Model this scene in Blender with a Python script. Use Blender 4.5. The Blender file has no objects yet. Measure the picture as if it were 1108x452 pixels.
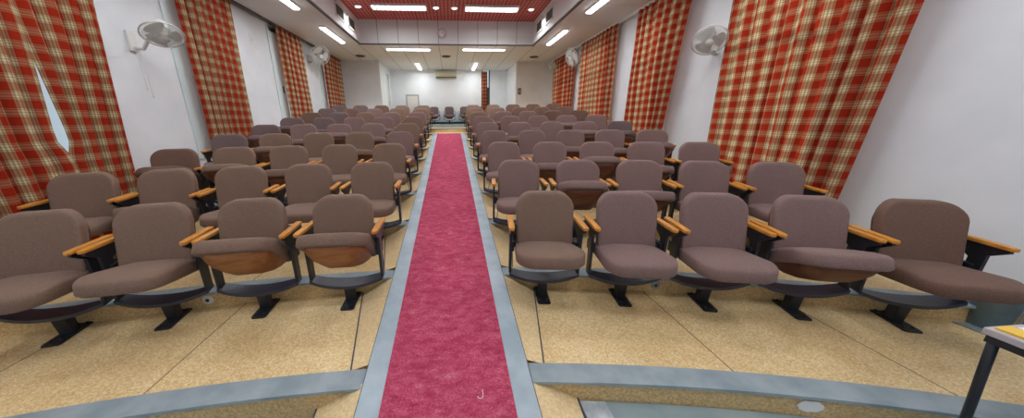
import bpy, bmesh, math, random
from mathutils import Vector, Matrix
random.seed(7)
PI = math.pi
SC = bpy.context.scene
COL = SC.collection

# ------------------------------------------------------------------ camera
F, CX, CY, TH, PS, RO, HC = 325.7024, 515.368, 226.0, .2835, .0784, -.0102, 1.3465
cam_d = bpy.data.cameras.new('camera')
cam = bpy.data.objects.new('camera', cam_d); COL.objects.link(cam); SC.camera = cam
cam_d.sensor_fit = 'HORIZONTAL'; cam_d.sensor_width = 36.0
cam_d.lens = F / 1108 * 36.0
cam_d.shift_x = (554 - CX) / 1108
cam_d.shift_y = (CY - 226) / 1108
cam_d.clip_start = .02; cam_d.clip_end = 200
fwd = Vector((math.sin(PS) * math.cos(TH), math.cos(PS) * math.cos(TH), -math.sin(TH)))
rgt = Vector((math.cos(PS), -math.sin(PS), 0))
up = rgt.cross(fwd)
c_, s_ = math.cos(RO), math.sin(RO)
r2 = rgt * c_ + up * s_ * -1
u2 = rgt * s_ + up * c_
# image x axis = right*cos(ro) - (down)*sin(ro): see roll below
R3 = Matrix((rgt, up, -fwd)).transposed().to_4x4()
cam.matrix_world = Matrix.Translation((0, 0, HC)) @ R3 @ Matrix.Rotation(RO, 4, 'Z')

# ------------------------------------------------------------------ world, sun, exposure
SC.view_settings.view_transform = 'Standard'
SC.view_settings.look = 'None'
SC.view_settings.gamma = 1
SC.view_settings.use_curve_mapping = False
SC.view_settings.exposure = 0.38
w = bpy.data.worlds.new('sky'); SC.world = w; w.use_nodes = True
bg = w.node_tree.nodes['Background']
bg.inputs[0].default_value = (.80, .90, 1.0, 1); bg.inputs[1].default_value = .6
sd = bpy.data.lights.new('sun', 'SUN'); sd.energy = 3.6; sd.angle = .01; sd.color = (1, .93, .82)
so = bpy.data.objects.new('sun', sd); COL.objects.link(so)
so.rotation_euler = Vector((-.80, .12, -.58)).to_track_quat('-Z', 'Y').to_euler()
TUBE_W = 11.0     # watts of one ceiling tube
TROF_W = 17.0     # watts of one recessed troffer
DOWN_W = 5.0

# ------------------------------------------------------------------ helpers
def tag(o, label=None, cat=None, group=None, kind=None):
    if label: o['label'] = label
    if cat: o['category'] = cat
    if group: o['group'] = group
    if kind: o['kind'] = kind
    return o
def empty(name, loc, rz=0):
    o = bpy.data.objects.new(name, None); COL.objects.link(o)
    o.empty_display_size = .1
    o.location = loc; o.rotation_euler = (0, 0, rz); return o
class MB:
    def __init__(s): s.b = bmesh.new()
    def box(s, x0, x1, y0, y1, z0, z1, m=0, bev=0):
        vs = [s.b.verts.new(p) for p in ((x0,y0,z0),(x1,y0,z0),(x1,y1,z0),(x0,y1,z0),(x0,y0,z1),(x1,y0,z1),(x1,y1,z1),(x0,y1,z1))]
        fs = []
        for q in ((0,3,2,1),(4,5,6,7),(0,1,5,4),(1,2,6,5),(2,3,7,6),(3,0,4,7)):
            f = s.b.faces.new([vs[i] for i in q]); f.material_index = m; fs.append(f)
        if bev:
            es = list({e for f in fs for e in f.edges})
            bmesh.ops.bevel(s.b, geom=es, offset=bev, segments=2, affect='EDGES', profile=.5)
        return s
    def face(s, pts, m=0, sm=False):
        f = s.b.faces.new([s.b.verts.new(p) for p in pts]); f.material_index = m; f.smooth = sm; return f
    def prism(s, poly, axis, a, b, m=0, bev=0):
        # poly: 2D list; axis: 0 -> (y,z), 1 -> (x,z), 2 -> (x,y)
        def mk(p, t):
            return {0: (t, p[0], p[1]), 1: (p[0], t, p[1]), 2: (p[0], p[1], t)}[axis]
        A = [s.b.verts.new(mk(p, a)) for p in poly]; B = [s.b.verts.new(mk(p, b)) for p in poly]
        fs = [s.b.faces.new(A), s.b.faces.new(B[::-1])]
        n = len(poly)
        for i in range(n):
            fs.append(s.b.faces.new((A[i], B[i], B[(i+1) % n], A[(i+1) % n])))
        for f in fs: f.material_index = m
        bmesh.ops.recalc_face_normals(s.b, faces=fs)
        if bev:
            es = list({e for f in fs[:2] for e in f.edges})
            bmesh.ops.bevel(s.b, geom=es, offset=bev, segments=2, affect='EDGES', profile=.5)
        return s
    def tube(s, pts, r, n=8, m=0, closed=False, caps=True):
        pts = [Vector(p) for p in pts]; rings = []
        N = len(pts)
        for i, p in enumerate(pts):
            if closed: d = pts[(i+1) % N] - pts[i-1]
            else: d = pts[min(i+1, N-1)] - pts[max(i-1, 0)]
            d.normalize()
            a = d.orthogonal().normalized() if i == 0 else (a - d * a.dot(d)).normalized()
            b = d.cross(a)
            rr = r[i] if isinstance(r, (list, tuple)) else r
            rings.append([s.b.verts.new(p + a * math.cos(2*PI*k/n) * rr + b * math.sin(2*PI*k/n) * rr) for k in range(n)])
        for i in range(N if closed else N-1):
            A, B = rings[i], rings[(i+1) % N]
            for k in range(n):
                f = s.b.faces.new((A[k], A[(k+1) % n], B[(k+1) % n], B[k])); f.smooth = True; f.material_index = m
        if caps and not closed:
            s.b.faces.new(rings[0][::-1]).material_index = m; s.b.faces.new(rings[-1]).material_index = m
        return s
    def lathe(s, prof, M=None, n=24, m=0):
        M = M or Matrix(); rings = []
        for r, z in prof:
            if r < 1e-5: rings.append([s.b.verts.new(M @ Vector((0, 0, z)))])
            else: rings.append([s.b.verts.new(M @ Vector((r*math.cos(2*PI*k/n), r*math.sin(2*PI*k/n), z))) for k in range(n)])
        for A, B in zip(rings, rings[1:]):
            for k in range(n):
                l = (k+1) % n
                if len(A) == 1 and len(B) == 1: continue
                if len(A) == 1: f = s.b.faces.new((A[0], B[l], B[k]))
                elif len(B) == 1: f = s.b.faces.new((A[k], A[l], B[0]))
                else: f = s.b.faces.new((A[k], A[l], B[l], B[k]))
                f.smooth = True; f.material_index = m
        return s
    def build(s, name, mats, parent=None, kind=None, bevel=0):
        me = bpy.data.meshes.new(name)
        bmesh.ops.recalc_face_normals(s.b, faces=s.b.faces[:]) if not getattr(s, 'keep', False) else None
        s.b.to_mesh(me); s.b.free()
        for mm in (mats if isinstance(mats, (list, tuple)) else [mats]): me.materials.append(mm)
        o = bpy.data.objects.new(name, me); COL.objects.link(o)
        if parent: o.parent = parent
        if kind: o['kind'] = kind
        return o
def struct(name, mb, mats, parent=None): return mb.build(name, mats, parent, 'structure')
def copy_tree(o, parent=None):
    c = o.copy(); COL.objects.link(c)
    if parent: c.parent = parent
    for ch in list(o.children): copy_tree(ch, c)
    return c

# ------------------------------------------------------------------ materials
def mat(name, color=(.5,.5,.5), rough=.6, metal=0, spec=.5):
    m = bpy.data.materials.new(name); m.use_nodes = True
    b = m.node_tree.nodes['Principled BSDF']
    b.inputs['Base Color'].default_value = (*color, 1); b.inputs['Roughness'].default_value = rough
    b.inputs['Metallic'].default_value = metal; b.inputs['Specular IOR Level'].default_value = spec
    return m
def nd(m, t, **kw):
    n = m.node_tree.nodes.new(t)
    for k, v in kw.items(): setattr(n, k, v)
    return n
def lk(m, a, b): m.node_tree.links.new(a, b)
def ramp(m, stops, interp='LINEAR'):
    r = nd(m, 'ShaderNodeValToRGB'); cr = r.color_ramp; cr.interpolation = interp
    while len(cr.elements) < len(stops): cr.elements.new(.5)
    for e, (p, c) in zip(cr.elements, stops): e.position = p; e.color = (*c, 1) if len(c) == 3 else c
    return r
def math_(m, op, a, b=None, clamp=False):
    n = nd(m, 'ShaderNodeMath', operation=op); n.use_clamp = clamp
    for i, v in enumerate((a, b)):
        if v is None: continue
        if isinstance(v, (int, float)): n.inputs[i].default_value = v
        else: lk(m, v, n.inputs[i])
    return n.outputs[0]
def noisy(name, c1, c2, scale=30, rough=.7, detail=4, bump=0, spec=.3, lo=.35, hi=.65, coord='Object', scale3=None):
    m = mat(name, c1, rough, 0, spec); b = m.node_tree.nodes['Principled BSDF']
    tc = nd(m, 'ShaderNodeTexCoord'); src = tc.outputs[coord]
    if scale3:
        mp = nd(m, 'ShaderNodeMapping'); mp.inputs['Scale'].default_value = scale3; lk(m, src, mp.inputs[0]); src = mp.outputs[0]
    nz = nd(m, 'ShaderNodeTexNoise'); nz.inputs['Scale'].default_value = scale; nz.inputs['Detail'].default_value = detail
    lk(m, src, nz.inputs['Vector'])
    r = ramp(m, [(lo, c1), (hi, c2)]); lk(m, nz.outputs['Fac'], r.inputs[0]); lk(m, r.outputs[0], b.inputs['Base Color'])
    if bump:
        bp = nd(m, 'ShaderNodeBump'); bp.inputs['Strength'].default_value = bump; bp.inputs['Distance'].default_value = .01
        lk(m, nz.outputs['Fac'], bp.inputs['Height']); lk(m, bp.outputs[0], b.inputs['Normal'])
    m['nz'] = 1
    return m
def mixc(m, fac, a, b, blend='MIX'):
    n = nd(m, 'ShaderNodeMix', data_type='RGBA', blend_type=blend)
    for sock, v in ((n.inputs[0], fac), (n.inputs[6], a), (n.inputs[7], b)):
        if isinstance(v, (int, float)): sock.default_value = v
        elif isinstance(v, tuple): sock.default_value = (*v, 1)
        else: lk(m, v, sock)
    return n.outputs[2]

M = {}
M['wall'] = noisy('white_wall_paint', (.75, .785, .83), (.80, .83, .87), 3, .55, 3)
M['wall_far'] = noisy('white_back_wall_paint', (.78, .82, .86), (.84, .87, .90), 3, .55, 3)
M['wall_warm'] = noisy('cream_white_paint', (.72, .70, .68), (.78, .75, .72), 3, .6, 3)
# terrazzo: tan chips
def terrazzo():
    m = mat('tan_terrazzo', (.5,.35,.18), .42, 0, .4); b = m.node_tree.nodes['Principled BSDF']
    tc = nd(m, 'ShaderNodeTexCoord')
    v = nd(m, 'ShaderNodeTexVoronoi'); v.inputs['Scale'].default_value = 130; lk(m, tc.outputs['Object'], v.inputs['Vector'])
    sp = nd(m, 'ShaderNodeSeparateColor'); lk(m, v.outputs['Color'], sp.inputs[0])
    r = ramp(m, [(0, (.62,.43,.19)), (.3, (.72,.53,.26)), (.7, (.80,.62,.34)), (1, (.88,.73,.47))]); lk(m, sp.outputs[0], r.inputs[0])
    nz = nd(m, 'ShaderNodeTexNoise'); nz.inputs['Scale'].default_value = 1.7; nz.inputs['Detail'].default_value = 7; nz.inputs['Roughness'].default_value = .65
    lk(m, tc.outputs['Object'], nz.inputs['Vector'])
    r2_ = ramp(m, [(.30, (.80,.72,.62)), (.60, (1,1,1))]); lk(m, nz.outputs[0], r2_.inputs[0])
    c = mixc(m, 1.0, r.outputs[0], r2_.outputs[0], 'MULTIPLY')
    # thin dark dividing strips every metre
    sx = nd(m, 'ShaderNodeSeparateXYZ'); lk(m, tc.outputs['Object'], sx.inputs[0])
    ax = math_(m, 'ABSOLUTE', math_(m, 'ADD', sx.outputs[0], .06))
    fr = math_(m, 'FRACT', math_(m, 'DIVIDE', math_(m, 'SUBTRACT', ax, .61), .98))
    d = math_(m, 'MULTIPLY', math_(m, 'LESS_THAN', fr, .008), math_(m, 'GREATER_THAN', ax, 1.0))
    c2 = mixc(m, d, c, (.16,.12,.08)); lk(m, c2, b.inputs['Base Color'])
    return m
M['terrazzo'] = terrazzo()
M['riser'] = noisy('tan_terrazzo_riser', (.50,.33,.14), (.72,.53,.28), 70, .5, 6)
M['fillet'] = noisy('tan_cement_fillet', (.68,.50,.26), (.82,.65,.38), 60, .5, 6)
M['slate'] = noisy('blue_grey_slate', (.22,.28,.31), (.32,.38,.41), 6, .42, 6, spec=.4)
M['slate_light'] = noisy('pale_blue_grey_slate', (.29,.37,.42), (.40,.48,.54), 5, .4, 6, spec=.4)
M['slate_joint'] = mat('dark_joint', (.06,.07,.08), .8)
M['stage'] = noisy('grey_stage_floor', (.24,.32,.35), (.33,.41,.43), 5, .45, 6)
M['ceiling'] = noisy('off_white_ceiling_board', (.56,.54,.53), (.62,.60,.59), 2, .7, 2)
def seam_mat(name, base, seam, axis, per, off=0, wdt=.02, axis2=None, per2=1, wdt2=.01, rough=.7):
    m = mat(name, base, rough, 0, .3); b = m.node_tree.nodes['Principled BSDF']
    tc = nd(m, 'ShaderNodeTexCoord'); sx = nd(m, 'ShaderNodeSeparateXYZ'); lk(m, tc.outputs['Object'], sx.inputs[0])
    d = math_(m, 'LESS_THAN', math_(m, 'FRACT', math_(m, 'DIVIDE', math_(m, 'ADD', sx.outputs[axis], 20*per + off), per)), wdt)
    if axis2 is not None:
        d2 = math_(m, 'LESS_THAN', math_(m, 'FRACT', math_(m, 'DIVIDE', math_(m, 'ADD', sx.outputs[axis2], 20*per2), per2)), wdt2)
        d = math_(m, 'MAXIMUM', d, d2)
    lk(m, mixc(m, d, base, seam), b.inputs['Base Color']); return m
M['ceil_back'] = seam_mat('white_ceiling_planks', (.74,.75,.75), (.16,.15,.15), 0, .53, .265, .022)
M['ceil_side'] = seam_mat('white_ceiling_board', (.74,.75,.75), (.50,.48,.47), 1, 1.2, 0, .008)
M['panel'] = seam_mat('white_fascia_panels', (.72,.76,.76), (.14,.14,.14), 0, .53, .265, .022)
def red_ceiling():
    m = mat('red_perforated_ceiling', (.4,.05,.04), .55, 0, .3); b = m.node_tree.nodes['Principled BSDF']
    tc = nd(m, 'ShaderNodeTexCoord'); sx = nd(m, 'ShaderNodeSeparateXYZ'); lk(m, tc.outputs['Object'], sx.inputs[0])
    def ln(ax, per, wd, off=0): return math_(m, 'LESS_THAN', math_(m, 'FRACT', math_(m, 'DIVIDE', math_(m, 'ADD', sx.outputs[ax], 40*per+off), per)), wd)
    g = math_(m, 'MAXIMUM', ln(0, .088, .35), ln(1, .088, .35))
    c = mixc(m, g, (.72,.20,.18), (.28,.035,.032))
    c = mixc(m, ln(0, .53, .03, .265), c, (.04,.01,.01))
    lk(m, c, b.inputs['Base Color']); return m
M['red_ceiling'] = red_ceiling()
def carpet():
    m = mat('worn_crimson_carpet', (.4,.05,.1), .95, 0, .1); b = m.node_tree.nodes['Principled BSDF']
    tc = nd(m, 'ShaderNodeTexCoord')
    def nz(scale, det, sc3=None, rgh=.6):
        n = nd(m, 'ShaderNodeTexNoise'); n.inputs['Scale'].default_value = scale; n.inputs['Detail'].default_value = det; n.inputs['Roughness'].default_value = rgh
        src = tc.outputs['Object']
        if sc3: mp = nd(m, 'ShaderNodeMapping'); mp.inputs['Scale'].default_value = sc3; lk(m, src, mp.inputs[0]); src = mp.outputs[0]
        lk(m, src, n.inputs['Vector']); return n.outputs[0]
    fine = nz(110, 4, (1, 1.0, 1), .7); streak = nz(14, 8, (.8, 1.7, 1), .75); big = nz(2.2, 5, None)
    a = math_(m, 'ADD', math_(m, 'MULTIPLY', fine, .45), math_(m, 'MULTIPLY', streak, .55))
    r = ramp(m, [(.38, (.30,.028,.070)), (.48, (.43,.058,.115)), (.56, (.52,.11,.175)), (.68, (.66,.27,.33))]); lk(m, a, r.inputs[0])
    r2_ = ramp(m, [(.35, (.84,.76,.80)), (.65, (1,1,1))]); lk(m, big, r2_.inputs[0])
    lk(m, mixc(m, 1.0, r.outputs[0], r2_.outputs[0], 'MULTIPLY'), b.inputs['Base Color'])
    bp = nd(m, 'ShaderNodeBump'); bp.inputs['Strength'].default_value = .5; bp.inputs['Distance'].default_value = .004
    lk(m, fine, bp.inputs['Height']); lk(m, bp.outputs[0], b.inputs['Normal']); return m
M['carpet'] = carpet()
def plaid(transl):
    m = bpy.data.materials.new('red_cream_plaid_cloth'); m.use_nodes = True
    nt = m.node_tree; nt.nodes.remove(nt.nodes['Principled BSDF']); out = nt.nodes['Material Output']
    uv = nd(m, 'ShaderNodeTexCoord'); sx = nd(m, 'ShaderNodeSeparateXYZ'); lk(m, uv.outputs['UV'], sx.inputs[0])
    K = lambda v: (v, v, v)
    st = [(0, K(0)), (.50, K(.7)), (.56, K(.45)), (.62, K(1)), (.72, K(.55)), (.80, K(1)), (.88, K(.45)), (.94, K(.7))]
    a = ramp(m, st, 'CONSTANT'); lk(m, math_(m, 'FRACT', sx.outputs[0]), a.inputs[0])
    b = ramp(m, st, 'CONSTANT'); lk(m, math_(m, 'FRACT', sx.outputs[1]), b.inputs[0])
    s = math_(m, 'ADD', math_(m, 'MULTIPLY', a.outputs[0], .60), math_(m, 'MULTIPLY', b.outputs[0], .40))
    r = ramp(m, [(0, (.36,.028,.012)), (.2, (.38,.070,.035)), (.42, (.38,.17,.09)), (.62, (.40,.27,.14)), (.8, (.54,.43,.25)), (1, (.74,.66,.43))]); lk(m, s, r.inputs[0])
    d = nd(m, 'ShaderNodeBsdfDiffuse'); t = nd(m, 'ShaderNodeBsdfTranslucent'); mx = nd(m, 'ShaderNodeMixShader')
    lk(m, r.outputs[0], d.inputs[0]); lk(m, r.outputs[0], t.inputs[0]); mx.inputs[0].default_value = transl
    lk(m, d.outputs[0], mx.inputs[1]); lk(m, t.outputs[0], mx.inputs[2]); lk(m, mx.outputs[0], out.inputs[0]); return m
M['plaid'] = plaid(.35)
def fabric(name, c1, c2):
    m = noisy(name, c1, c2, 240, .9, 3, bump=.25, spec=.15)
    b = m.node_tree.nodes['Principled BSDF']
    b.inputs['Sheen Weight'].default_value = .08; b.inputs['Sheen Roughness'].default_value = .5
    return m
M['taupe'] = fabric('taupe_brown_upholstery', (.160,.100,.072), (.232,.154,.118))
M['mauve'] = fabric('mauve_brown_upholstery', (.168,.105,.096), (.245,.162,.150))
M['rust'] = fabric('red_brown_upholstery', (.125,.070,.052), (.185,.112,.085))
M['plum'] = fabric('dark_plum_grey_upholstery', (.12,.083,.082), (.18,.128,.127))
M['black'] = mat('black_painted_steel', (.012,.014,.02), .38, 0, .5)
M['beam'] = mat('blue_black_painted_steel', (.016,.022,.045), .35, 0, .6)
M['wood'] = noisy('honey_varnished_wood', (.52,.19,.022), (.68,.31,.05), 14, .3, 5, spec=.5, scale3=(6,1,6))
M['ply'] = noisy('dark_reddish_plywood', (.075,.020,.008), (.13,.040,.016), 10, .4, 4, spec=.5, scale3=(1,5,5))
M['plylight'] = noisy('orange_brown_plywood', (.22,.075,.018), (.34,.13,.035), 10, .4, 4, spec=.5, scale3=(1,5,5))
M['plastic'] = mat('white_fan_plastic', (.72,.73,.70), .35)
M['wire'] = mat('white_wire', (.68,.68,.66), .4)
M['grey'] = mat('grey_plastic', (.30,.31,.33), .5)
M['frame'] = mat('pale_grey_green_window_frame', (.66,.76,.78), .45)
M['dark'] = mat('dark_brown_track', (.05,.045,.045), .5)
M['darkvent'] = mat('dark_vent_slots', (.07,.08,.06), .6)
M['green'] = mat('dark_green_paint', (.02,.07,.07), .6)
M['clockrim'] = mat('pale_grey_rim', (.50,.51,.52), .4)
M['cream'] = mat('cream_plastic', (.62,.58,.42), .5)
M['white'] = mat('white_paint', (.80,.80,.80), .5)
def emis(name, col, st):
    m = bpy.data.materials.new(name); m.use_nodes = True; nt = m.node_tree
    e = nt.nodes.new('ShaderNodeEmission'); e.inputs[0].default_value = (*col, 1); e.inputs[1].default_value = st
    nt.links.new(e.outputs[0], nt.nodes['Material Output'].inputs[0]); return m
M['lit'] = emis('lit_tube', (.96,.98,1), 5.0)
def glass():
    m = bpy.data.materials.new('window_glass'); m.use_nodes = True; nt = m.node_tree; nt.nodes.remove(nt.nodes['Principled BSDF'])
    t = nd(m, 'ShaderNodeBsdfTransparent'); t.inputs[0].default_value = (.88,.92,.93,1); g = nd(m, 'ShaderNodeBsdfGlossy'); g.inputs['Roughness'].default_value = .02
    mx = nd(m, 'ShaderNodeMixShader'); mx.inputs[0].default_value = .06
    lk(m, t.outputs[0], mx.inputs[1]); lk(m, g.outputs[0], mx.inputs[2]); lk(m, mx.outputs[0], nt.nodes['Material Output'].inputs[0]); return m
M['glass'] = glass()

# ------------------------------------------------------------------ dimensions
WX = 3.695; H = 3.332; RX = 2.319; RY1 = 9.07; RH = 3.91; YF = -3.6; YP = 11.36; YB = 13.28; PX = 2.36; RY0 = -2.2
P = .95; RI = .127; NY = 1.27; XC = -.059; CWH = .334; SW = .115
def arc(x): return -.05*x - .05*x*x
def nose(n, x): return NY + P*n + arc(x) + .03
def rampz(y): return max(-2*RI, min(8*RI, (y - 1.26)/P*RI))
XR, XL = XC + CWH + SW, XC - CWH - SW
RAMP0, RAMP1 = 1.26 - 2*P, 1.26 + 8*P
BACKZ = 9*RI

# ------------------------------------------------------------------ floor (one stepped floor), nosings, ramp
def side_xs(sg):
    a = XR if sg > 0 else XL
    n = 18
    return [a + (sg*(WX+.02) - a)*i/n for i in range(n+1)]
fl = MB(); nz_i = 0
LIP = .012
for sg in (1, -1):
    xs = side_xs(sg)
    for n in range(0, 10):
        z = n*RI
        for i in range(len(xs)-1):
            a, b = xs[i], xs[i+1]
            y1a, y1b = (nose(n+1, a)+.02, nose(n+1, b)+.02) if n < 9 else (YB, YB)
            fl.face([(a, nose(n,a)+.02, z-LIP), (b, nose(n,b)+.02, z-LIP), (b, y1b, z-LIP), (a, y1a, z-LIP)])
            # riser
            lo = z-RI-LIP*1.5 if n else -2*RI-.01
            fl.face([(a, nose(n,a)+.02, lo), (b, nose(n,b)+.02, lo), (b, nose(n,b)+.02, z-LIP), (a, nose(n,a)+.02, z-LIP)], 2)
# aisle part behind the top of the ramp
fl.face([(XL, RAMP1, 8*RI), (XR, RAMP1, 8*RI), (XR, nose(9, XR)+.02, 8*RI), (XL, nose(9, XL)+.02, 8*RI)])
fl.face([(XL, nose(9,XL)+.02, 8*RI), (XR, nose(9,XR)+.02, 8*RI), (XR, nose(9,XR)+.02, BACKZ-LIP), (XL, nose(9,XL)+.02, BACKZ-LIP)])
fl.face([(XL, nose(9,XL)+.02, BACKZ-LIP), (XR, nose(9,XR)+.02, BACKZ-LIP), (XR, YB, BACKZ-LIP), (XL, YB, BACKZ-LIP)])
# stage level in front
fl.face([(-WX-.02, YF, -2*RI), (WX+.02, YF, -2*RI), (WX+.02, 2.0, -2*RI), (-WX-.02, 2.0, -2*RI)], 1)
struct('floor', fl, [M['terrazzo'], M['stage'], M['riser']])
# low grey step slab standing in front of the first tier on the right
t = MB(); xs = [.66 + (WX-.66)*i/14 for i in range(15)]
t.prism([(x, nose(0, x)+.015) for x in xs] + [(x, -.35) for x in xs[::-1]], 2, -2*RI, -.150)
struct('trim_29', t, M['stage'])
t = MB(); t.prism([(.662, nose(0,.66)+.012), (.80, nose(0,.80)+.012), (.80, -.345), (.662, -.345)], 2, -.16, -.146); struct('trim_31', t, noisy('pale_worn_stone', (.34,.40,.44), (.60,.64,.68), 12, .5, 6))
# plinth along the back wall
pl = MB(); pl.box(-PX, PX, 12.2, YB, BACKZ-.02, BACKZ+.105); struct('trim_30', pl, M['slate'])
# slate nosings, following the arc
for n in range(0, 10):
    for sg in (1, -1):
        t = MB(); xs = side_xs(sg); z = n*RI; D = .125
        pr = []
        for x in xs:
            y = nose(n, x)
            pr.append([t.b.verts.new(p) for p in ((x, y-.008, z-.018), (x, y-.008, z), (x, y+D, z), (x, y+D, z-.014), (x, y+.03, z-.018))])
        for A, B in zip(pr, pr[1:]):
            for k in range(5):
                t.b.faces.new((A[k], A[(k+1) % 5], B[(k+1) % 5], B[k]))
        t.b.faces.new(pr[0]); t.b.faces.new(pr[-1][::-1])
        # dark joint behind
        for i in range(len(xs)-1):
            a, b = xs[i], xs[i+1]
            t.face([(a, nose(n,a)+D, z-LIP+.001), (b, nose(n,b)+D, z-LIP+.001), (b, nose(n,b)+D+.007, z-LIP+.001), (a, nose(n,a)+D+.007, z-LIP+.001)], 1)
            t.face([(a, nose(n,a)+.0185, z-.026), (b, nose(n,b)+.0185, z-.026), (b, nose(n,b)+.0185, z-.017), (a, nose(n,a)+.0185, z-.017)], 1)
        struct('trim_%d' % (n*2 + (1 if sg > 0 else 2)), t, [M['slate'], M['slate_joint']])
# nosing across the aisle at the last step
t = MB(); t.box(XL, XR, nose(9, 0)-.0, nose(9, 0)+.15, BACKZ-.03, BACKZ+.002); struct('trim_21', t, M['slate'])
# ramp slate borders
for k, (a, b) in enumerate(((XL, XC-CWH), (XC+CWH, XR))):
    t = MB()
    ys = [YF, RAMP0, RAMP1, RAMP1+.0]
    for y0, y1 in ((YF, RAMP0), (RAMP0, RAMP1)):
        z0, z1 = rampz(y0)+.004, rampz(y1)+.004
        t.prism([(y0, z0-.2), (y1, z1-.2), (y1, z1), (y0, z0)], 0, a, b)
        e0, e1 = (a-.004, a) if k == 0 else (b, b+.004)
        t.prism([(y0, z0-.03), (y1, z1-.03), (y1, z1-.001), (y0, z0-.001)], 0, e0, e1, 1)
    t.box(a, b, RAMP1, RAMP1+.3, 8*RI-.1, 8*RI+.004)
    struct('trim_%d' % (22+k), t, [M['slate_light'], M['slate_joint']])
# cement fillets: sloping wedge from the ramp border down to each tier
t = MB()
for sg, x0 in ((1, XR), (-1, XL)):
    for n in range(-1, 8):
        N = 6
        ya, yb = nose(n, x0)+.13, nose(n+1, x0)+.02
        if n < 0: ya = RAMP0
        pts = []
        for i in range(N+1):
            q = i/N; y = ya + (yb-ya)*q
            wd = .10 + .16*q; zt = rampz(y); zf = max(n*RI-LIP+.002, -2*RI+.002)
            pts.append(((x0, y, zt), (x0+sg*wd, y + (arc(x0+sg*wd)-arc(x0))*1.0, zf)))
        for A, B in zip(pts, pts[1:]):
            t.face([A[0], A[1], B[1], B[0]])
            a1, b1 = A[1], B[1]
            t.face([(a1[0], a1[1], a1[2]+.0015), (a1[0]+sg*.009, a1[1], a1[2]+.0015), (b1[0]+sg*.009, b1[1], b1[2]+.0015), (b1[0], b1[1], b1[2]+.0015)], 1)
struct('trim_24', t, [M['fillet'], M['slate_joint']])
# carpet runner
t = MB()
NY_ = 60
ca, cb = XC-CWH+.002, XC+CWH-.002
for y0, y1 in ((-2.6, RAMP0), (RAMP0, RAMP1-.02)):
    z0, z1 = rampz(y0)+.009, rampz(y1)+.009
    t.prism([(y0, z0-.02), (y1, z1-.02), (y1, z1), (y0, z0)], 0, ca, cb)
t.prism([(RAMP1-.02, 8*RI-.02), (RAMP1+.02, 8*RI-.02), (RAMP1+.02, 8*RI+.009), (RAMP1-.02, rampz(RAMP1-.02)+.009)], 0, ca, cb)
o = t.build('carpet_runner', M['carpet'])
tag(o, 'worn crimson carpet runner going up the sloping central aisle', 'carpet')
# bit of thread on the carpet
t = MB()
def rp(x, y): return (x, y, rampz(y)+.0115)
pts = [rp(*p) for p in ((.118,1.235),(.120,1.215),(.118,1.197),(.108,1.188),(.096,1.190),(.092,1.200))]
t.tube(pts, .0018, 5); o = t.build('thread', M['white']); tag(o, 'short curled white thread lying on the red carpet', 'thread')

# ------------------------------------------------------------------ walls with window openings
FLOORL = lambda y, s: max(0, math.floor((y - NY - arc(s*3.6)) / P)) * RI
wins = {  # side: list of (y0, y1, sill, head)
    -1: [(1.45, 3.72, .40, 3.22), (4.77, 5.98, .86, 3.26), (7.23, 8.52, 1.22, 3.26), (9.62, 11.2, 1.5, 3.26)],
    1:  [(2.62, 4.02, .40, 3.22), (5.17, 6.16, .80, 3.26), (7.08, 8.70, 1.15, 3.26), (9.46, 11.0, 1.5, 3.26)]}
TH_ = .22
wi = 0
for sg, nm in ((-1, 'wall_left'), (1, 'wall_right')):
    t = MB(); a, b = sorted((sg*WX, sg*(WX+TH_)))
    y = YF
    for (y0, y1, s, h) in wins[sg]:
        t.box(a, b, y, y0, -.3, RH+.1); t.box(a, b, y0, y1, -.3, s); t.box(a, b, y0, y1, h, RH+.1); y = y1
    t.box(a, b, y, YP+.2, -.3, RH+.1)
    struct(nm, t, M['wall'])
    for (y0, y1, s, h) in wins[sg]:
        wi += 1
        e = empty('window_%d' % wi, (sg*(WX+(.012 if sg < 0 else .12)), (y0+y1)/2, s)); e['kind'] = 'structure'
        hw = (y1-y0)/2; hh = h-s
        f = MB(); fw = .07
        f.box(-.03,.03,-hw,-hw+(.36 if sg < 0 else fw),0,hh); f.box(-.03,.03,hw-fw,hw,0,hh); f.box(-.03,.03,-hw+fw,hw-fw,0,fw); f.box(-.03,.03,-hw+fw,hw-fw,hh-fw,hh)
        f.box(-.03,.03,-.03,.03,fw,hh-fw); f.box(-.028,.028,-hw+fw,-.03,hh*.68,hh*.68+.05); f.box(-.028,.028,.03,hw-fw,hh*.68,hh*.68+.05)
        f.build('window_frame', M['frame'], e)
        g = MB(); g.box(-.004,.004,-hw+fw*.9,hw-fw*.9,fw*.9,hh-fw*.9); g.build('glass', M['glass'], e)
# back part of the room
t = MB(); t.box(-WX-TH_, -PX, YP, YP+.15, 0, H+.1); struct('wall_back_left', t, M['wall'])
t = MB(); t.box(PX, WX+TH_, YP, YP+.15, 0, H+.1); struct('wall_back_right', t, M['wall_warm'])
t = MB(); t.box(-PX-.15, -PX, YP+.15, 12.35, 0, H+.1); t.box(-PX-.15, -PX, 12.35, 12.95, 3.1, H+.1); t.box(-PX-.15, -PX, 12.95, YB+.15, 0, H+.1)
struct('wall_alcove_left', t, M['wall_far'])
t = MB(); t.box(PX, PX+.15, YP+.15, YB+.15, 0, H+.1); struct('wall_alcove_right', t, M['wall_far'])
t = MB(); t.box(-PX, 1.32, YB, YB+.15, 0, H+.1); t.box(1.66, PX, YB, YB+.15, 0, H+.1); t.box(1.32, 1.66, YB, YB+.15, 0, BACKZ+.4)
struct('wall_back', t, M['wall_far'])
t = MB(); t.box(-WX-TH_, WX+TH_, YF-.15, YF, -.3, RH+.1); struct('wall_front', t, M['wall'])
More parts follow.
